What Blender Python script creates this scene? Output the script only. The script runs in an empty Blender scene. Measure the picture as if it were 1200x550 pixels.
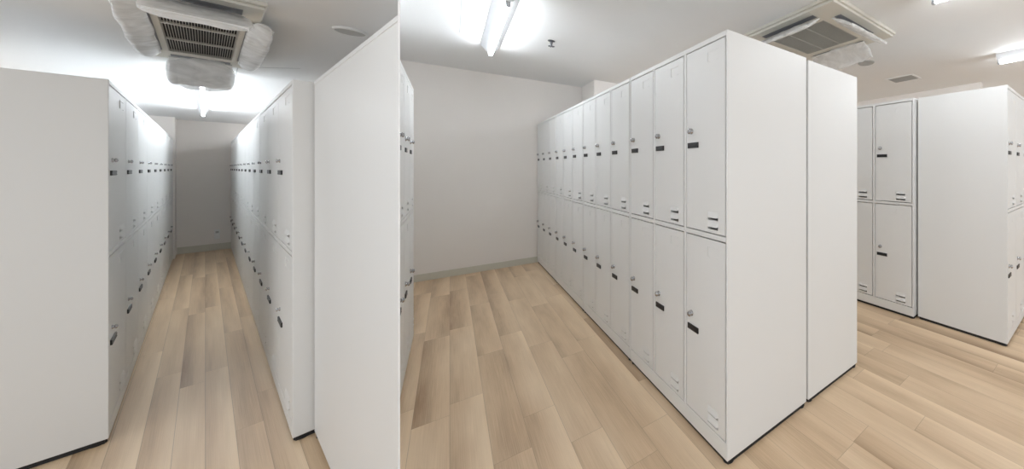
import bpy, bmesh, math, random
from mathutils import Vector, Matrix, noise

random.seed(7)
SC = bpy.context.scene
COL = SC.collection

# ------------------------------------------------------------------ plan axes
def unit(x, y):
    l = math.hypot(x, y); return Vector((x / l, y / l))
U = unit(-0.6452, 0.7640)          # big room: along the locker rows
V = Vector((-U.x * 0 + U.y, -U.x)) # big room: across the rows (right hand of U)
A = unit(-0.8471, 0.5315)          # narrow room: along the aisle
N = Vector((A.y, -A.x))            # narrow room: across the aisle
def UV(u, v): return U * u + V * v
def AN(a, n): return A * a + N * n
ROT_U = math.atan2(U.y, U.x)
ROT_A = math.atan2(A.y, A.x)
EYE = 1.27
CEIL_BIG = 2.45
CEIL_SMALL = 1.98

# ------------------------------------------------------------------ materials
def new_mat(name):
    m = bpy.data.materials.new(name); m.use_nodes = True
    nt = m.node_tree; b = nt.nodes['Principled BSDF']
    return m, nt, b
def paint(name, col, rough=0.45, bump=0.0, scale=300.0, metallic=0.0, var=0.0, spec=0.5):
    m, nt, b = new_mat(name)
    b.inputs['Roughness'].default_value = rough
    b.inputs['Metallic'].default_value = metallic
    b.inputs['Specular IOR Level'].default_value = spec
    tc = nt.nodes.new('ShaderNodeTexCoord')
    n = nt.nodes.new('ShaderNodeTexNoise'); n.inputs['Scale'].default_value = 3.0; n.inputs['Detail'].default_value = 4.0
    nt.links.new(tc.outputs['Object'], n.inputs['Vector'])
    mx = nt.nodes.new('ShaderNodeMix'); mx.data_type = 'RGBA'
    mx.inputs[6].default_value = (*[c * (1 - var) for c in col], 1)
    mx.inputs[7].default_value = (*[min(1, c * (1 + var)) for c in col], 1)
    nt.links.new(n.outputs['Fac'], mx.inputs[0]); nt.links.new(mx.outputs[2], b.inputs['Base Color'])
    if bump > 0:
        n2 = nt.nodes.new('ShaderNodeTexNoise'); n2.inputs['Scale'].default_value = scale
        nt.links.new(tc.outputs['Object'], n2.inputs['Vector'])
        bp = nt.nodes.new('ShaderNodeBump'); bp.inputs['Strength'].default_value = bump; bp.inputs['Distance'].default_value = 0.002
        nt.links.new(n2.outputs['Fac'], bp.inputs['Height']); nt.links.new(bp.outputs['Normal'], b.inputs['Normal'])
    return m

M_STEEL = paint('locker_paint', (0.785, 0.785, 0.775), 0.42, 0.04, 500, var=0.01)
M_WALL = paint('wall_paper', (0.83, 0.79, 0.75), 0.8, 0.25, 120, var=0.015)
M_CEIL = paint('ceiling_paint', (0.82, 0.82, 0.815), 0.85, 0.15, 90, var=0.015)
M_SHEET = paint('partition_paint', (0.90, 0.90, 0.90), 0.5)
M_BASE = paint('baseboard_vinyl', (0.60, 0.58, 0.50), 0.5, var=0.02)
M_CHROME = paint('lock_chrome', (0.50, 0.50, 0.51), 0.16, metallic=1.0)
M_BLACK = paint('number_plate_plastic', (0.012, 0.012, 0.014), 0.35)
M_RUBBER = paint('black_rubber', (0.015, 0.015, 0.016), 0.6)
M_ACBEIGE = paint('cassette_panel_plastic', (0.66, 0.63, 0.56), 0.45)
M_ACDARK = paint('cassette_core_dark', (0.012, 0.012, 0.014), 0.7)
M_GRILLE = paint('grille_bar_plastic', (0.55, 0.54, 0.50), 0.45)
M_FILTER = paint('filter_mesh_grey', (0.17, 0.17, 0.145), 0.7, 0.3, 700)
M_FLAP = paint('deflector_plastic', (0.80, 0.80, 0.79), 0.35)
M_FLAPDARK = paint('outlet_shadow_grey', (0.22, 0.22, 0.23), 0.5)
M_WHITE = paint('white_plastic', (0.82, 0.82, 0.81), 0.4)
M_VENT = paint('vent_disc_grey', (0.43, 0.43, 0.42), 0.55, 0.2, 400)
M_REFL = paint('lamp_reflector_enamel', (0.80, 0.82, 0.85), 0.35)
M_SOCKET = paint('lamp_socket_grey', (0.45, 0.47, 0.50), 0.4)
M_JOINT = paint('joint_grey', (0.42, 0.42, 0.42), 0.8)
M_METALDK = paint('sprinkler_metal', (0.10, 0.10, 0.11), 0.35, metallic=0.6)

def bag_mat():
    m, nt, b = new_mat('thin_plastic_bag')
    b.inputs['Base Color'].default_value = (0.97, 0.97, 0.97, 1); b.inputs['Roughness'].default_value = 0.25
    tr = nt.nodes.new('ShaderNodeBsdfTranslucent'); tr.inputs['Color'].default_value = (0.97, 0.97, 0.97, 1)
    tp = nt.nodes.new('ShaderNodeBsdfTransparent')
    tc = nt.nodes.new('ShaderNodeTexCoord')
    n = nt.nodes.new('ShaderNodeTexNoise'); n.inputs['Scale'].default_value = 7; n.inputs['Detail'].default_value = 3; n.inputs['Distortion'].default_value = 1.0
    nt.links.new(tc.outputs['Object'], n.inputs['Vector'])
    bp = nt.nodes.new('ShaderNodeBump'); bp.inputs['Strength'].default_value = 0.35; bp.inputs['Distance'].default_value = 0.02
    nt.links.new(n.outputs['Fac'], bp.inputs['Height'])
    nt.links.new(bp.outputs['Normal'], b.inputs['Normal'])
    m1 = nt.nodes.new('ShaderNodeMixShader'); m1.inputs[0].default_value = 0.5
    m2 = nt.nodes.new('ShaderNodeMixShader')
    rp = nt.nodes.new('ShaderNodeMapRange'); rp.inputs[1].default_value = 0.35; rp.inputs[2].default_value = 0.75
    rp.inputs[3].default_value = 0.50; rp.inputs[4].default_value = 0.10
    nt.links.new(n.outputs['Fac'], rp.inputs[0]); nt.links.new(rp.outputs[0], m2.inputs[0])
    nt.links.new(b.outputs[0], m1.inputs[1]); nt.links.new(tr.outputs[0], m1.inputs[2])
    nt.links.new(m1.outputs[0], m2.inputs[1]); nt.links.new(tp.outputs[0], m2.inputs[2])
    nt.links.new(m2.outputs[0], nt.nodes['Material Output'].inputs['Surface'])
    return m
M_BAG = bag_mat()

def tube_mat(name, strength):
    m, nt, b = new_mat(name)
    b.inputs['Base Color'].default_value = (0.9, 0.9, 0.9, 1)
    b.inputs['Emission Color'].default_value = (0.88, 0.945, 1.0, 1)
    b.inputs['Emission Strength'].default_value = strength
    return m
M_TUBE = tube_mat('lamp_tube_lit', 42.0)
M_TUBE_S = tube_mat('aisle_lamp_tube_lit', 40.0)
M_TUBE_N = tube_mat('side_lamp_tube_lit', 22.0)  # shared by a side lamp and the added fill lamps

def plank_mat(name, w, L):
    """wood-look vinyl planks running along local X, each with its own tone and grain"""
    m, nt, b = new_mat(name)
    lk = nt.links.new
    def math_(op, a=None, bb=None, c=None):
        n = nt.nodes.new('ShaderNodeMath'); n.operation = op
        for i, x in enumerate((a, bb, c)):
            if x is None: continue
            if isinstance(x, (int, float)): n.inputs[i].default_value = x
            else: lk(x, n.inputs[i])
        return n.outputs[0]
    tc = nt.nodes.new('ShaderNodeTexCoord'); sp = nt.nodes.new('ShaderNodeSeparateXYZ')
    lk(tc.outputs['Object'], sp.inputs[0])
    yv = math_('DIVIDE', sp.outputs['Y'], w); row = math_('FLOOR', yv); fy = math_('FRACT', yv)
    wn = nt.nodes.new('ShaderNodeTexWhiteNoise'); wn.noise_dimensions = '1D'; lk(row, wn.inputs['W'])
    xv = math_('ADD', math_('DIVIDE', sp.outputs['X'], L), math_('MULTIPLY', wn.outputs['Value'], 5.0))
    colm = math_('FLOOR', xv); fx = math_('FRACT', xv)
    cb = nt.nodes.new('ShaderNodeCombineXYZ'); lk(row, cb.inputs[0]); lk(colm, cb.inputs[1])
    w2 = nt.nodes.new('ShaderNodeTexWhiteNoise'); w2.noise_dimensions = '2D'; lk(cb.outputs[0], w2.inputs['Vector'])
    # grain, shifted per plank
    gx = math_('ADD', math_('MULTIPLY', sp.outputs['X'], 1.2 / L), math_('MULTIPLY', w2.outputs['Value'], 37.0))
    gy = math_('ADD', math_('MULTIPLY', fy, 1.0), math_('MULTIPLY', w2.outputs['Value'], 11.0))
    g = nt.nodes.new('ShaderNodeCombineXYZ'); lk(gx, g.inputs[0]); lk(gy, g.inputs[1])
    n1 = nt.nodes.new('ShaderNodeTexNoise'); n1.inputs['Scale'].default_value = 1.4; n1.inputs['Detail'].default_value = 3; lk(g.outputs[0], n1.inputs['Vector'])
    g2 = nt.nodes.new('ShaderNodeCombineXYZ'); lk(math_('MULTIPLY', gx, 1.5), g2.inputs[0]); lk(math_('MULTIPLY', gy, 22.0), g2.inputs[1])
    n2 = nt.nodes.new('ShaderNodeTexNoise'); n2.inputs['Scale'].default_value = 2.0; n2.inputs['Detail'].default_value = 6; n2.inputs['Roughness'].default_value = 0.65; lk(g2.outputs[0], n2.inputs['Vector'])
    tone = math_('ADD', math_('ADD', math_('MULTIPLY', w2.outputs['Value'], 0.26), 0.14), math_('MULTIPLY', n1.outputs['Fac'], 0.70))
    tone = math_('ADD', tone, math_('MULTIPLY', math_('SUBTRACT', n2.outputs['Fac'], 0.5), 0.55))
    # each plank is printed darker along one of its long edges
    w3 = nt.nodes.new('ShaderNodeTexWhiteNoise'); w3.noise_dimensions = '3D'
    cb3 = nt.nodes.new('ShaderNodeCombineXYZ'); lk(row, cb3.inputs[0]); lk(colm, cb3.inputs[1]); cb3.inputs[2].default_value = 3.3
    lk(cb3.outputs[0], w3.inputs['Vector'])
    side = math_('MULTIPLY', math_('SUBTRACT', fy, 0.5), math_('SUBTRACT', math_('MULTIPLY', w3.outputs['Value'], 1.5), 1.1))
    tone = math_('ADD', tone, math_('MULTIPLY', side, 0.55))
    rp = nt.nodes.new('ShaderNodeValToRGB')
    e = rp.color_ramp.elements
    e[0].position = 0.15; e[0].color = (0.350, 0.220, 0.125, 1)
    e[1].position = 1.0; e[1].color = (0.850, 0.670, 0.470, 1)
    mid = rp.color_ramp.elements.new(0.58); mid.color = (0.660, 0.485, 0.315, 1)
    lk(tone, rp.inputs[0])
    # seams
    ey = math_('MINIMUM', fy, math_('SUBTRACT', 1.0, fy)); sy = math_('LESS_THAN', ey, 0.0009 / w)
    ex = math_('MINIMUM', fx, math_('SUBTRACT', 1.0, fx)); sx = math_('LESS_THAN', ex, 0.0011 / L)
    seam = math_('MULTIPLY', math_('MAXIMUM', sx, sy), 0.45)
    mx = nt.nodes.new('ShaderNodeMix'); mx.data_type = 'RGBA'; lk(seam, mx.inputs[0]); lk(rp.outputs[0], mx.inputs[6])
    mx.inputs[7].default_value = (0.20, 0.13, 0.08, 1)
    lk(mx.outputs[2], b.inputs['Base Color'])
    b.inputs['Roughness'].default_value = 0.42
    bp = nt.nodes.new('ShaderNodeBump'); bp.inputs['Strength'].default_value = 0.12; bp.inputs['Distance'].default_value = 0.001
    lk(n2.outputs['Fac'], bp.inputs['Height']); lk(bp.outputs['Normal'], b.inputs['Normal'])
    return m
M_PLANK = plank_mat('vinyl_planks', 0.143, 1.05)
M_PLANK_S = plank_mat('vinyl_planks_narrow', 0.078, 1.75)

# ------------------------------------------------------------------ mesh helpers
def add_box(bm, x0, x1, y0, y1, z0, z1):
    vs = [bm.verts.new(p) for p in ((x0,y0,z0),(x1,y0,z0),(x1,y1,z0),(x0,y1,z0),(x0,y0,z1),(x1,y0,z1),(x1,y1,z1),(x0,y1,z1))]
    for f in ((3,2,1,0),(4,5,6,7),(0,1,5,4),(1,2,6,5),(2,3,7,6),(3,0,4,7)):
        bm.faces.new([vs[i] for i in f])
def add_prism(bm, poly, z0, z1):
    a = sum(poly[i][0] * poly[(i+1) % len(poly)][1] - poly[(i+1) % len(poly)][0] * poly[i][1] for i in range(len(poly)))
    if a < 0: poly = list(reversed(poly))
    lo = [bm.verts.new((p[0], p[1], z0)) for p in poly]; hi = [bm.verts.new((p[0], p[1], z1)) for p in poly]
    bm.faces.new(list(reversed(lo))); bm.faces.new(hi)
    n = len(poly)
    for i in range(n): bm.faces.new((lo[i], lo[(i+1) % n], hi[(i+1) % n], hi[i]))
def add_lathe(bm, prof, axis='Z', seg=24, c=(0,0,0)):
    """prof: (radius, height) pairs; closed by caps; axis Z or -Y"""
    rings = []
    for r, h in prof:
        ring = []
        for i in range(seg):
            a = 2 * math.pi * i / seg
            p = (r * math.cos(a), r * math.sin(a), h) if axis == 'Z' else (r * math.cos(a), -h, r * math.sin(a))
            if axis == 'X': p = (h, r * math.cos(a), r * math.sin(a))
            ring.append(bm.verts.new((p[0] + c[0], p[1] + c[1], p[2] + c[2])))
        rings.append(ring)
    for a, b in zip(rings, rings[1:]):
        for i in range(seg): bm.faces.new((a[i], a[(i+1) % seg], b[(i+1) % seg], b[i]))
    bm.faces.new(list(reversed(rings[0]))); bm.faces.new(rings[-1])
def mesh_of(name, bm, m, smooth=False):
    bmesh.ops.recalc_face_normals(bm, faces=bm.faces)
    me = bpy.data.meshes.new(name); bm.to_mesh(me); bm.free(); me.materials.append(m)
    if smooth:
        for p in me.polygons: p.use_smooth = True
    return me
def link(name, me, parent=None, loc=(0,0,0), rotz=0.0, bevel=0.0, rot=None):
    o = bpy.data.objects.new(name, me); COL.objects.link(o)
    o.location = loc; o.rotation_euler = rot if rot else (0, 0, rotz)
    if parent: o.parent = parent
    if bevel:
        b = o.modifiers.new('edge', 'BEVEL'); b.width = bevel; b.segments = 2; b.limit_method = 'ANGLE'
    return o
def thing(name, label, cat, loc, rotz=0.0, group=None):
    o = bpy.data.objects.new(name, None); COL.objects.link(o); o.empty_display_size = 0.1
    o.location = loc; o.rotation_euler = (0, 0, rotz)
    o['label'] = label; o['category'] = cat
    if group: o['group'] = group
    return o
def tag(o, label, cat, group=None):
    o['label'] = label; o['category'] = cat
    if group: o['group'] = group
    return o
def dup(root, loc, rotz, label, group):
    def rec(o, par):
        c = o.copy(); COL.objects.link(c)
        if par: c.parent = par
        for ch in o.children: rec(ch, c)
        return c
    r = rec(root, None); r.location = loc; r.rotation_euler = (0, 0, rotz); r['label'] = label; r['group'] = group
    return r
def struct(name, bm, m, loc=(0,0,0), rotz=0.0):
    o = link(name, mesh_of(name, bm, m), None, loc, rotz); o['kind'] = 'structure'
    return o
def local(pts, rotz):
    c, s = math.cos(-rotz), math.sin(-rotz)
    return [(c * p[0] - s * p[1], s * p[0] + c * p[1]) for p in pts]

# ------------------------------------------------------------------ the rooms
# the two rooms meet along a thin sheet partition on the plan diagonal
def D(t): return Vector((-t, t))
SMALL = [D(0.25), D(6.75), AN(9.60, 2.2), AN(9.60, -2.4), AN(1.0, -2.4), Vector((-0.25, -2.2))]
BIG = [D(0.25), D(3.75), UV(5.6, -0.15), UV(5.6, 8.0), UV(-3.2, 8.0), UV(-3.2, -0.6), Vector((-0.25, -2.2))]
def slab(poly, rotz, z0, z1, name, m):
    bm = bmesh.new(); add_prism(bm, local(poly, rotz), z0, z1); return struct(name, bm, m, (0,0,0), rotz)
slab(BIG, ROT_U, -0.08, 0.0, 'floor', M_PLANK)
slab(SMALL, ROT_A, -0.08, 0.0, 'floor_left', M_PLANK_S)
slab(BIG, ROT_U, CEIL_BIG, CEIL_BIG + 0.08, 'ceiling', M_CEIL)
slab(SMALL, ROT_A, CEIL_SMALL, CEIL_SMALL + 0.08, 'ceiling_left', M_CEIL)

def wall_uv(name, u0, u1, v0, v1, z0, z1, m=M_WALL):
    bm = bmesh.new(); add_box(bm, u0, u1, -v1, -v0, z0, z1); return struct(name, bm, m, (0,0,0), ROT_U)
def wall_an(name, a0, a1, n0, n1, z0, z1, m=M_WALL):
    bm = bmesh.new(); add_box(bm, a0, a1, -n1, -n0, z0, z1); return struct(name, bm, m, (0,0,0), ROT_A)
WALL_U = 5.00
wall_uv('wall_far', WALL_U, WALL_U + 0.1, -0.42, 3.2, 0, CEIL_BIG)
wall_uv('wall_pillar', 4.46, WALL_U - 0.002, 1.475, 2.3, 0, CEIL_BIG)
wall_uv('baseboard_far', WALL_U - 0.012, WALL_U, -0.41, 0.90, 0, 0.078, M_BASE)
wall_uv('wall_right', 1.16, 6.0, 5.57, 5.67, 0, CEIL_BIG)
wall_uv('wall_recess', -3.2, 1.15, 7.2, 7.3, 0, CEIL_BIG)
WALL_A = 9.36
wall_an('wall_left_far', WALL_A, WALL_A + 0.1, -2.3, 1.5, 0, CEIL_SMALL)
wall_an('wall_left_pillar', 8.93, WALL_A - 0.002, -0.85, -0.225, 0, CEIL_SMALL)
wall_an('baseboard_left', WALL_A - 0.012, WALL_A, -0.22, 0.42, 0, 0.10, M_BASE)
wall_an('wall_left_side', 3.66, WALL_A, 0.42, 0.46, 0, 1.66)

def diag_sheet(name, t0, t1, z0, z1, w=0.004):
    bm = bmesh.new(); r2 = math.sqrt(2)
    add_box(bm, t0 * r2, t1 * r2, -w / 2, w / 2, z0, z1)
    return struct(name, bm, M_SHEET, (0, 0, 0), math.radians(135))
diag_sheet('wall_divider', 0.868, 1.690, 0, CEIL_BIG)
diag_sheet('wall_bulkhead', 1.694, 2.385, 1.875, CEIL_BIG)
diag_sheet('wall_divider_end', 2.41, 3.60, 0, CEIL_BIG)

# ------------------------------------------------------------------ lockers
def louvre(bm, cx, cz, w, h, out):
    n = 14; m = 5
    grid = []
    for j in range(m + 1):
        q = j / m                                  # 0 top -> 1 bottom
        row = []
        for i in range(n + 1):
            p = i / n; e = min(1.0, math.sin(math.pi * p) * 3.2)
            row.append(bm.verts.new((cx - w/2 + w * p, -out * e * q ** 0.8 - 0.0002, cz + h * (0.5 - q) * (0.45 + 0.55 * e))))
        grid.append(row)
    for j in range(m):
        for i in range(n): bm.faces.new((grid[j][i], grid[j][i+1], grid[j+1][i+1], grid[j+1][i]))

class Kind:
    """one make of two-tier, three-column locker: door pitch w, height H, depth Dp"""
    def __init__(s, w, H, Dp):
        s.w, s.H, s.Dp = w, H, Dp
        kz = H / 1.86; kx = w / 0.327; s.kz, s.kx = kz, kx
        W = 3 * w; s.W = W
        side, post = 0.018 * min(kx, 1.25), 0.030 * min(kx, 1.25)
        s.zl = (0.098 * kz, 0.945 * kz); s.zu = (0.978 * kz, 1.832 * kz)
        dw = (W - 2 * side - 2 * post) / 3; s.dw = dw
        s.xs = [side + i * (dw + post) for i in range(3)]
        bm = bmesh.new(); g = 0.0055; t = 0.030; zb = 0.020
        e = 0.0028
        q = 0.004                                                        # hollow carcass of sheet steel
        add_box(bm, e, e + q, 0, Dp, zb, H); add_box(bm, W - e - q, W - e, 0, Dp, zb, H)
        add_box(bm, e + q, W - e - q, Dp - q, Dp, zb, H)
        add_box(bm, e + q, W - e - q, t, Dp - q, H - q, H); add_box(bm, e + q, W - e - q, t, Dp - q, zb, zb + q)
        zm = (s.zl[1] + s.zu[0]) / 2; add_box(bm, e + q, W - e - q, t, Dp - q, zm - q / 2, zm + q / 2)
        for i in (0, 1):
            xm = s.xs[i] + dw + post / 2
            add_box(bm, xm - q / 2, xm + q / 2, t, Dp - q, zb + q, zm - q / 2); add_box(bm, xm - q / 2, xm + q / 2, t, Dp - q, zm + q / 2, H - q)
        add_box(bm, e + q, s.xs[0] - g, 0, t, zb, H); add_box(bm, s.xs[2] + dw + g, W - e - q, 0, t, zb, H)   # stiles
        for i in (0, 1): add_box(bm, s.xs[i] + dw + g, s.xs[i+1] - g, 0.0, t, s.zl[0] - g, s.zu[1] + g)
        x0, x1 = s.xs[0] - g, s.xs[2] + dw + g
        add_box(bm, x0, x1, 0, t, zb, s.zl[0] - g); add_box(bm, x0, x1, 0, t, s.zu[1] + g, H)
        for i in range(3): add_box(bm, s.xs[i] - g, s.xs[i] + dw + g, 0, t, s.zl[1] + g, s.zu[0] - g)
        s.body = mesh_of('locker_body', bm, M_STEEL)
        lx = dw * 0.71; lw = min(0.085 * kx, dw * 0.30)
        s.doors = []
        for h in (s.zl[1] - s.zl[0], s.zu[1] - s.zu[0]):
            bm = bmesh.new(); hh = 0.024 * kz; zc = [0.036 * kz + 0.003, 0.078 * kz + 0.003]
            z = 0.0
            for c in zc:                                                  # sheet with a slot under each louvre hood
                a0, a1 = c - hh / 2 - 0.0120, c - hh / 2 + 0.002
                add_box(bm, 0, dw, 0, 0.018, z, a0)
                add_box(bm, 0, lx - lw * 0.44, 0, 0.018, a0, a1); add_box(bm, lx + lw * 0.44, dw, 0, 0.018, a0, a1)
                z = a1
            add_box(bm, 0, dw, 0, 0.018, z, h)
            for c in zc: louvre(bm, lx, c, lw, hh, 0.0062)
            # pressed name-card frame near the top
            x0, x1 = lx - lw * 0.46, lx + lw * 0.42; z1 = h - 0.034 * kz; z0 = z1 - 0.046 * kz
            add_box(bm, x0, x0 + 0.005 * kx, -0.0022, 0, z0, z1); add_box(bm, x0, x1, -0.0014, 0, z1 - 0.003, z1)
            add_box(bm, x0, x0 + 0.016 * kx, -0.0014, 0, z0, z0 + 0.003); add_box(bm, x1 - 0.012 * kx, x1, -0.0014, 0, z0, z0 + 0.003)
            s.doors.append(mesh_of('locker_door', bm, M_STEEL))
        r = 0.0140 if w < 0.4 else 0.0095; k = r / 0.0140
        bm = bmesh.new()
        add_lathe(bm, [(r, 0), (r * 1.05, 0.003 * k), (r * 0.72, 0.006 * k), (r * 0.70, 0.011 * k), (r * 0.98, 0.012 * k), (r * 0.98, 0.016 * k), (r * 0.75, 0.020 * k), (r * 0.35, 0.022 * k)], axis='Y', seg=20)
        s.lock = mesh_of('lock', bm, M_CHROME, True)
        pw = 0.086 * min(kx, 1.8)
        bm = bmesh.new(); add_box(bm, 0, pw, -0.005, 0.0, 0, 0.026 * kz)
        add_box(bm, 0.004, pw - 0.004, -0.0062, -0.005, 0.0035, 0.0065); add_box(bm, 0.004, pw - 0.004, -0.0062, -0.005, 0.0175 * kz, 0.0205 * kz)
        s.plate = mesh_of('number_plate', bm, M_BLACK)
        bm = bmesh.new(); add_lathe(bm, [(0.024, 0.0), (0.024, 0.006), (0.016, 0.009), (0.016, 0.0215)], seg=16)
        s.foot = mesh_of('foot', bm, M_RUBBER)
        bm = bmesh.new(); i0 = 0.009; f = 0.016  # dark plinth strip standing in for the shadow under the bank
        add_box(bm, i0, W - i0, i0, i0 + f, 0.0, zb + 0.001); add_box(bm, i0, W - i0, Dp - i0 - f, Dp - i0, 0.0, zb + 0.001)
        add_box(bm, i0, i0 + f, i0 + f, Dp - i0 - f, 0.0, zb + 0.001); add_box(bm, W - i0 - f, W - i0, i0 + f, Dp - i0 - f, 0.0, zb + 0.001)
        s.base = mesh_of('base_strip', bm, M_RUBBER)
    def make(s, label, loc, rotz, group):
        t = thing('locker_bank', label, 'locker', loc, rotz, group)
        link('locker_body', s.body, t, bevel=0.0022)
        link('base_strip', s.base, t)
        for i in range(3):
            for j, z in enumerate((s.zl[0], s.zu[0])):
                d = link('locker_door', s.doors[j], t, (s.xs[i], 0.0005, z))
                h = (s.zl[1] - s.zl[0]) if j == 0 else (s.zu[1] - s.zu[0])
                link('lock', s.lock, d, (0.042 * s.kx, 0, h * 0.55))
                link('number_plate', s.plate, d, (0.014 * s.kx, 0, h * 0.455))
        for x in (0.028, s.W - 0.028):
            for y in (0.028, s.Dp - 0.028): link('foot', s.foot, t, (x, y, 0))
        return t

def place(kind, protos, label, p, rotz, group):
    if kind in protos: return dup(protos[kind], (p.x, p.y, 0), rotz, label, group)
    protos[kind] = kind.make(label, (p.x, p.y, 0), rotz, group); return protos[kind]
PR = {}
K_MAIN = Kind(0.327, 1.86, 0.556); K_BACK = Kind(0.327, 1.852, 0.522)
K_SIDE = Kind(0.337, 1.86, 0.560); K_CROSS = Kind(0.327, 1.86, 0.578)
K_SLIM = Kind(0.327, 1.86, 0.130)
K_L = Kind(0.627, 1.68, 0.50); K_R = Kind(0.567, 1.68, 0.150)
R_NEGU = math.atan2(-U.y, -U.x); R_U = ROT_U; R_V = math.atan2(V.y, V.x); R_A = ROT_A; R_NEGA = math.atan2(-A.y, -A.x)

lab = ['locker bank nearest the viewer in the long row, broad blank side at its corner',
       'pale steel locker bank second from the near corner of the long row',
       'pale steel locker bank third from the near corner of the long row',
       'pale steel locker bank at the far end of the long row, against the end wall']
for k in range(4):
    place(K_MAIN, PR, lab[k], UV(1.05 + (k + 1) * K_MAIN.W, 0.90), R_NEGU, 'lockers of the long row')
place(K_BACK, PR, 'locker bank behind the long row, its narrow blank end right of the corner seam', UV(1.0505, 1.474 + K_BACK.Dp), R_U, 'lockers behind the long row')
place(K_SIDE, PR, 'locker bank with doors seen just right of the long row, under the ceiling vent', UV(1.068 + K_SIDE.W, 2.968), R_NEGU, 'lockers of the right aisle')
place(K_CROSS, PR, 'locker bank at the right edge showing a wide blank side and a sliver of doors', UV(0.476, 3.012), R_V, 'lockers of the right aisle')
place(K_SLIM, PR, 'shallow locker bank seen edge-on beside the white partition line, facing the long row', UV(2.385, -0.206), R_U, 'lockers along the partition')
lab = ['locker bank nearest the viewer left of the narrow aisle, with big blank end',
       'middle locker bank on the left of the narrow aisle',
       'farthest locker bank on the left of the narrow aisle, in front of the pillar']
for k in range(3):
    place(K_L, PR, lab[k], AN(3.209 + k * K_L.W, -0.237), R_A, 'lockers left of the narrow aisle')
lab = ['locker bank beside the tall blank panel on the right of the narrow aisle',
       'second locker bank from the blank panel on the right of the narrow aisle',
       'third locker bank from the blank panel on the right of the narrow aisle',
       'farthest locker bank on the right of the narrow aisle, by the wall socket']
for k in range(4):
    place(K_R, PR, lab[k], AN(2.489 + (k + 1) * K_R.W, 0.214), R_NEGA, 'lockers right of the narrow aisle')

# tall blank steel panel closing the right side of the narrow aisle
t = thing('steel_panel', 'tall blank steel panel right of the narrow aisle, against the white partition line', 'panel', (*AN(2.40, 0.276), 0), ROT_A)
def panel_pts(n0, n1, a1, inset=0.0):
    # near end is mitred to lie against the divider sheet
    out = []
    for n in (n0, n1):
        # a on the diagonal for this n:  AN(a,n) = (-t,t)
        tt = n / (N.y - N.x); out.append(((-A.x + A.y) * tt + 0.010 + inset, n))
    return [out[0], out[1], (a1, n1), (a1, n0)]
def to_local(pts): return [(a - 2.40, -(n - 0.276)) for a, n in pts]
bm = bmesh.new(); add_prism(bm, to_local(panel_pts(0.276, 0.292, 2.478)), 0.020, 1.665); link('panel_sheet', mesh_of('panel_sheet', bm, M_STEEL), t)
bm = bmesh.new(); add_prism(bm, to_local(panel_pts(0.274, 0.300, 2.480)), 1.665, 1.68); link('top_cap', mesh_of('top_cap', bm, M_STEEL), t)
for a in (1.35, 1.9, 2.44):
    bm = bmesh.new(); add_lathe(bm, [(0.008, 0.0), (0.008, 0.020)], seg=14, c=(a - 2.40, -0.009, 0)); link('foot', mesh_of('foot', bm, M_RUBBER), t)

# ------------------------------------------------------------------ ceiling cassettes
def bag_bm(L, W, T, seed):
    """crumpled plastic sleeve, long axis X, width Y, thickness Z; gathered at both ends"""
    bm = bmesh.new(); nx, na = 60, 28
    rings = []
    for i in range(nx + 1):
        p = i / nx; x = (p - 0.5) * L
        c = abs(2 * p - 1)
        e = (1 - c ** 4) ** 0.5 if c < 1 else 0.0
        e = 0.30 + 0.70 * e
        ring = []
        for k in range(na):
            a = 2 * math.pi * k / na
            y = math.copysign(abs(math.cos(a)) ** 0.55, math.cos(a)) * W / 2 * e
            z = math.copysign(abs(math.sin(a)) ** 0.9, math.sin(a)) * T / 2 * (0.5 + 0.5 * e)
            q = Vector((x / L * 5 + seed, y / W * 2, seed + (0.4 if z > 0 else 0)))
            fold = abs(noise.noise(q + Vector((y / W * 1.5, 0, 0)))) * 1.0 + abs(noise.noise(q * 2.3)) * 0.5
            edge = noise.noise(Vector((x / L * 6, seed * 2, math.copysign(1, y)))) * 0.10 * W
            ring.append(bm.verts.new((x, y + edge * abs(y) * 2 / W, z * (0.75 + 0.5 * fold))))
        rings.append(ring)
    for a, b in zip(rings, rings[1:]):
        for k in range(na): bm.faces.new((a[k], a[(k+1) % na], b[(k+1) % na], b[k]))
    bm.faces.new(rings[0]); bm.faces.new(rings[-1])
    return bm

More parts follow.
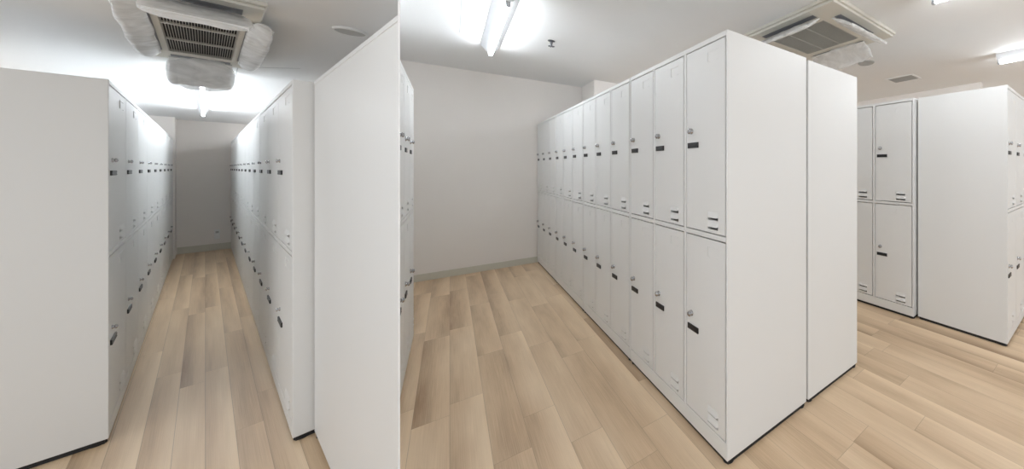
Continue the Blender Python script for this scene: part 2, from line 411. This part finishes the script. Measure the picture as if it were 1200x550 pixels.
def cassette(label, loc, rotz, hx, hy, gx, gy, drop, fl, core, bars, fin=True):
    """hx,hy half panel; gx,gy half grille; fl flap width across x- and y- sides"""
    t = thing('air_conditioner', label, 'air conditioner', loc, rotz, 'ceiling air conditioners')
    th = drop
    # panel frame ring (below the ceiling), with a stepped lip
    bm = bmesh.new()
    def ring(x1, y1, x0, y0, z0, z1):
        add_box(bm, -x1, -x0, -y1, y1, z0, z1); add_box(bm, x0, x1, -y1, y1, z0, z1)
        add_box(bm, -x0, x0, -y1, -y0, z0, z1); add_box(bm, -x0, x0, y0, y1, z0, z1)
    ring(hx, hy, gx * 1.02, gy * 1.02, -th * 0.55, 0.0)
    lx, ly = hx * 0.97, hy * 0.97
    ring(lx, ly, gx * 1.00, gy * 1.00, -th, -th * 0.55)
    link('panel_frame', mesh_of('panel_frame', bm, M_ACBEIGE), t, bevel=0.003)
    bm = bmesh.new(); add_box(bm, -gx, gx, -gy, gy, -th * 0.55, -th * 0.4)
    link('filter', mesh_of('filter', bm, core), t)
    # grille: fine bars along x plus cross bars
    bm = bmesh.new(); n, bw, cbw = bars
    for i in range(n):
        y = -gy + 2 * gy * (i + 0.5) / n; add_box(bm, -gx, gx, y - bw / 2, y + bw / 2, -th * 1.0, -th * 0.72)
    for q in (-1/3, 1/3): add_box(bm, gx * q * 1.0 - cbw / 2, gx * q + cbw / 2, -gy, gy, -th * 1.06, -th * 0.70)
    ring(gx, gy, gx * 0.985, gy * 0.985, -th * 1.05, -th * 0.6)
    link('grille', mesh_of('grille', bm, M_GRILLE), t)
    # outlets and hinged air deflectors with plastic sleeves on all four sides
    for i, (dx, dy) in enumerate(((-1, 0), (1, 0), (0, -1), (0, 1))):
        L = (2 * gy if dx else 2 * gx) * 1.06
        W = fl[0] if dx else fl[1]; ang = fl[2]; hg = fl[3]
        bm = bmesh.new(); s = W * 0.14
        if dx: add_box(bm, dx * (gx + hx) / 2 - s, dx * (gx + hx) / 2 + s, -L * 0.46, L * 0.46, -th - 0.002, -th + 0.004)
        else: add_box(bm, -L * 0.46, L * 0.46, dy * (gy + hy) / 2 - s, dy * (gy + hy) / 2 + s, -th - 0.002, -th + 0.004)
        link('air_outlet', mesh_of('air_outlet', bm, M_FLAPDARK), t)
        # the deflector's own frame: x along its length, +y outwards
        bm = bmesh.new(); add_box(bm, -L * 0.49, L * 0.49, 0.0, W, -0.004, 0.004); add_box(bm, -L * 0.49, L * 0.49, W - 0.008, W, 0.004, 0.012)
        rz = math.atan2(dy, dx) - math.pi / 2
        base = (dx * (gx + (hx - gx) * fl[3]), dy * (gy + (hy - gy) * fl[3]), -th - 0.012)
        f = link('air_deflector', mesh_of('air_deflector', bm, M_FLAP), t, base, rot=(0, 0, 0), bevel=0.001)
        f.rotation_mode = 'XYZ'; f.rotation_euler = (Matrix.Rotation(rz, 3, 'Z') @ Matrix.Rotation(-ang, 3, 'X')).to_euler()
        b = link('plastic_sleeve', mesh_of('plastic_sleeve', bag_bm(L * fl[5], W * 1.22, fl[4], 3.1 * i + hx), M_BAG, True), f, (0, W * 0.55, 0))
        b['label'] = 'crumpled translucent plastic sleeve over the deflector'
    return t

cassette('ceiling air conditioner with dark slatted grille over the narrow aisle',
         (*AN(3.21, -0.012), CEIL_SMALL), ROT_A, 0.80, 0.155, 0.53, 0.101, 0.030, (0.30, 0.066, 0.42, 0.42, 0.022, 1.10), M_ACDARK, (27, 0.0014, 0.012))
cassette('square plastic-wrapped ceiling air conditioner with grey filter above the long row',
         (*UV(1.69, 2.46), CEIL_BIG), ROT_U, 0.485, 0.485, 0.265, 0.265, 0.045, (0.19, 0.19, 0.58, 0.34, 0.036, 1.02), M_FILTER, (46, 0.0012, 0.004))

# ------------------------------------------------------------------ strip lamps
def strip_lamp(label, loc, rotz, L, wide, deep, tr, m):
    """inverted-mountain batten: folded white reflector on the ceiling, one bare tube below"""
    t = thing('strip_lamp', label, 'ceiling lamp', loc, rotz, 'strip lamps')
    bm = bmesh.new()
    pr = [(-wide, 0), (wide, 0), (wide, -0.006), (wide * 0.30, -deep), (-wide * 0.30, -deep), (-wide, -0.006)]
    a = [bm.verts.new((-L / 2, y, z)) for y, z in pr]; b = [bm.verts.new((L / 2, y, z)) for y, z in pr]
    bm.faces.new(a); bm.faces.new(list(reversed(b)))
    for i in range(6): bm.faces.new((a[i], b[i], b[(i+1) % 6], a[(i+1) % 6]))
    link('reflector', mesh_of('reflector', bm, M_REFL), t)
    for sgn in (-1, 1):
        bm = bmesh.new(); x = sgn * (L / 2 - 0.012)
        add_box(bm, x - 0.010, x + 0.010, -tr * 0.9, tr * 0.9, -deep - tr * 2.2, -deep + 0.002)
        link('lamp_socket', mesh_of('lamp_socket', bm, M_SOCKET), t, bevel=0.002)
    bm = bmesh.new(); add_lathe(bm, [(tr * 0.8, -L / 2 + 0.022), (tr, -L / 2 + 0.03), (tr, L / 2 - 0.03), (tr * 0.8, L / 2 - 0.022)], axis='X', seg=18, c=(0, 0, -deep - tr - 0.002))
    link('lamp_tube', mesh_of('lamp_tube', bm, m, True), t)
    return t
strip_lamp('lit strip lamp over the narrow aisle, beyond the ceiling air conditioner', (*AN(5.90, -0.012), CEIL_SMALL), ROT_A, 3.10, 0.036, 0.065, 0.010, M_TUBE_S)
strip_lamp('lit strip lamp over the open floor left of the long row', (*UV(3.24, 0.30), CEIL_BIG), ROT_U, 1.28, 0.075, 0.065, 0.016, M_TUBE)
strip_lamp('lit strip lamp at the top edge, to the right of the square air conditioner', (*UV(0.13, 2.44), CEIL_BIG), ROT_U, 1.28, 0.075, 0.065, 0.016, M_TUBE)
strip_lamp('lit strip lamp at the right edge above the blank-sided locker bank', (*UV(0.13, 4.37), CEIL_BIG), ROT_U, 1.28, 0.075, 0.065, 0.016, M_TUBE)
# lamps of the same kind, out of view; near-end and left ones are added fill
strip_lamp('strip lamp hidden over the aisle behind the long row', (*UV(3.30, 2.62), CEIL_BIG), ROT_U, 1.28, 0.075, 0.065, 0.016, M_TUBE)
strip_lamp('strip lamp over the near end of the narrow aisle, behind the viewer', (*AN(0.75, -0.35), CEIL_SMALL), ROT_A, 1.0, 0.030, 0.045, 0.010, M_TUBE_N)
for nn, aa, where in ((0.80, 7.4, 'right'), (-1.25, 7.0, 'left')):
    strip_lamp('strip lamp hidden beyond the lockers %s of the narrow aisle' % where, (*AN(aa, nn), CEIL_SMALL), ROT_A, 2.85, 0.030, 0.045, 0.010, M_TUBE_N)

# ------------------------------------------------------------------ small ceiling and wall fittings
def disc(label, p, z, r, ringed):
    t = thing('ceiling_vent', label, 'vent', (p.x, p.y, z), 0.0)
    bm = bmesh.new(); add_lathe(bm, [(r * 0.86, 0.0), (r * 0.86, -0.008), (r * 0.80, -0.010)], seg=40)
    link('vent_disc', mesh_of('vent_disc', bm, M_VENT), t)
    bm = bmesh.new(); s = 48; ro = r
    prof = [(r * 0.86, 0.0), (r, 0.0), (r * 0.98, -0.006), (r * 0.88, -0.012), (r * 0.86, -0.010)]
    rings = [[bm.verts.new((q * math.cos(2*math.pi*i/s), q * math.sin(2*math.pi*i/s), h)) for i in range(s)] for q, h in prof]
    for a, b in zip(rings, rings[1:] + rings[:1]):
        for i in range(s): bm.faces.new((a[i], a[(i+1) % s], b[(i+1) % s], b[i]))
    link('vent_rim', mesh_of('vent_rim', bm, M_WHITE if ringed else M_VENT, True), t)
    return t
disc('round grey ceiling vent with white rim, above the tall blank panel', AN(2.54, 0.399), CEIL_SMALL, 0.062, True)
disc('round grey ceiling disc just right of the square air conditioner', UV(1.775, 3.567), CEIL_BIG, 0.085, False)

t = thing('ceiling_grille', 'rectangular grey ceiling vent grille above the right aisle lockers', 'vent', (*UV(1.775, 4.57), CEIL_BIG), ROT_U)
bm = bmesh.new()
for (x0, x1, y0, y1) in ((-0.17, -0.145, -0.15, 0.15), (0.145, 0.17, -0.15, 0.15), (-0.145, 0.145, -0.15, -0.125), (-0.145, 0.145, 0.125, 0.15)):
    add_box(bm, x0, x1, y0, y1, -0.008, 0.0)
link('vent_frame', mesh_of('vent_frame', bm, M_WHITE), t, bevel=0.002)
bm = bmesh.new()
for i in range(14):
    y = -0.118 + i * 0.0182; add_box(bm, -0.145, 0.145, y - 0.005, y + 0.005, -0.006, -0.001)
link('vent_slats', mesh_of('vent_slats', bm, M_VENT), t)

t = thing('sprinkler_head', 'small dark sprinkler head on the ceiling right of the strip lamp', 'sprinkler', (*UV(3.353, 0.72), CEIL_BIG), ROT_U)
bm = bmesh.new(); add_lathe(bm, [(0.030, 0.0), (0.030, -0.004), (0.012, -0.010), (0.009, -0.030), (0.004, -0.045)], seg=20)
link('base', mesh_of('base', bm, M_METALDK), t)
bm = bmesh.new()
for i in range(8):
    c, s = math.cos(i * math.pi / 4), math.sin(i * math.pi / 4)
    add_prism(bm, [(0.004 * c + 0.003 * s, 0.004 * s - 0.003 * c), (0.028 * c + 0.005 * s, 0.028 * s - 0.005 * c), (0.028 * c - 0.005 * s, 0.028 * s + 0.005 * c), (0.004 * c - 0.003 * s, 0.004 * s + 0.003 * c)], -0.052, -0.050)
add_lathe(bm, [(0.010, -0.053), (0.010, -0.049)], seg=16)
link('deflector', mesh_of('deflector', bm, M_METALDK), t)

# ceiling board joints
def joint(k, p, q, z):
    d = (q - p); L = d.length; bm = bmesh.new(); add_box(bm, 0, L, -0.0018, 0.0018, -0.0012, 0.001)
    struct('trim_%d' % k, bm, M_JOINT, (p.x, p.y, z), math.atan2(d.y, d.x))
joint(1, UV(2.2, 0.06), UV(3.66, 0.066), CEIL_BIG)
joint(2, AN(4.12, 0.122), AN(5.26, 0.124), CEIL_SMALL)
joint(3, AN(4.12, 0.118), AN(3.80, 0.36), CEIL_SMALL)

# wall socket at the far end of the narrow aisle
t = thing('wall_socket', 'small white wall socket low on the far wall of the narrow aisle', 'socket', (*AN(WALL_A - 0.001, 0.098), 0.245), ROT_A - math.pi / 2)
bm = bmesh.new(); add_box(bm, -0.024, 0.024, -0.008, 0.0, -0.075, 0.075); link('face_plate', mesh_of('face_plate', bm, M_WHITE), t, bevel=0.003)
for z in (0.032, -0.022):
    bm = bmesh.new(); add_box(bm, -0.014, 0.014, -0.0095, -0.0078, z - 0.016, z + 0.016)
    link('outlet', mesh_of('outlet', bm, M_VENT if z > 0 else M_WHITE), t)

# ------------------------------------------------------------------ light, world, camera
w = bpy.data.worlds.new('World'); SC.world = w; w.use_nodes = True
bg = w.node_tree.nodes['Background']; bg.inputs[0].default_value = (0.89, 0.945, 1.0, 1); bg.inputs[1].default_value = 1.05

cam = bpy.data.cameras.new('Camera'); co = bpy.data.objects.new('Camera', cam); COL.objects.link(co)
co.location = (0, 0, EYE); co.rotation_euler = (math.pi / 2, 0, 0)
F = 382.4; CX, CY = 850.0, 197.0
cam.sensor_fit = 'HORIZONTAL'; cam.sensor_width = 36.0; cam.lens = 36.0 * F / 1200.0
cam.shift_x = -(CX - 600.0) / 1200.0; cam.shift_y = -(275.0 - CY) / 1200.0
cam.clip_start = 0.02; cam.clip_end = 100
SC.camera = co
SC.view_settings.view_transform = 'Standard'; SC.view_settings.look = 'None'
SC.view_settings.exposure = 0.36; SC.view_settings.gamma = 1.0; SC.view_settings.use_curve_mapping = False
SC.cycles.max_bounces = 10; SC.cycles.diffuse_bounces = 6; SC.cycles.transparent_max_bounces = 16
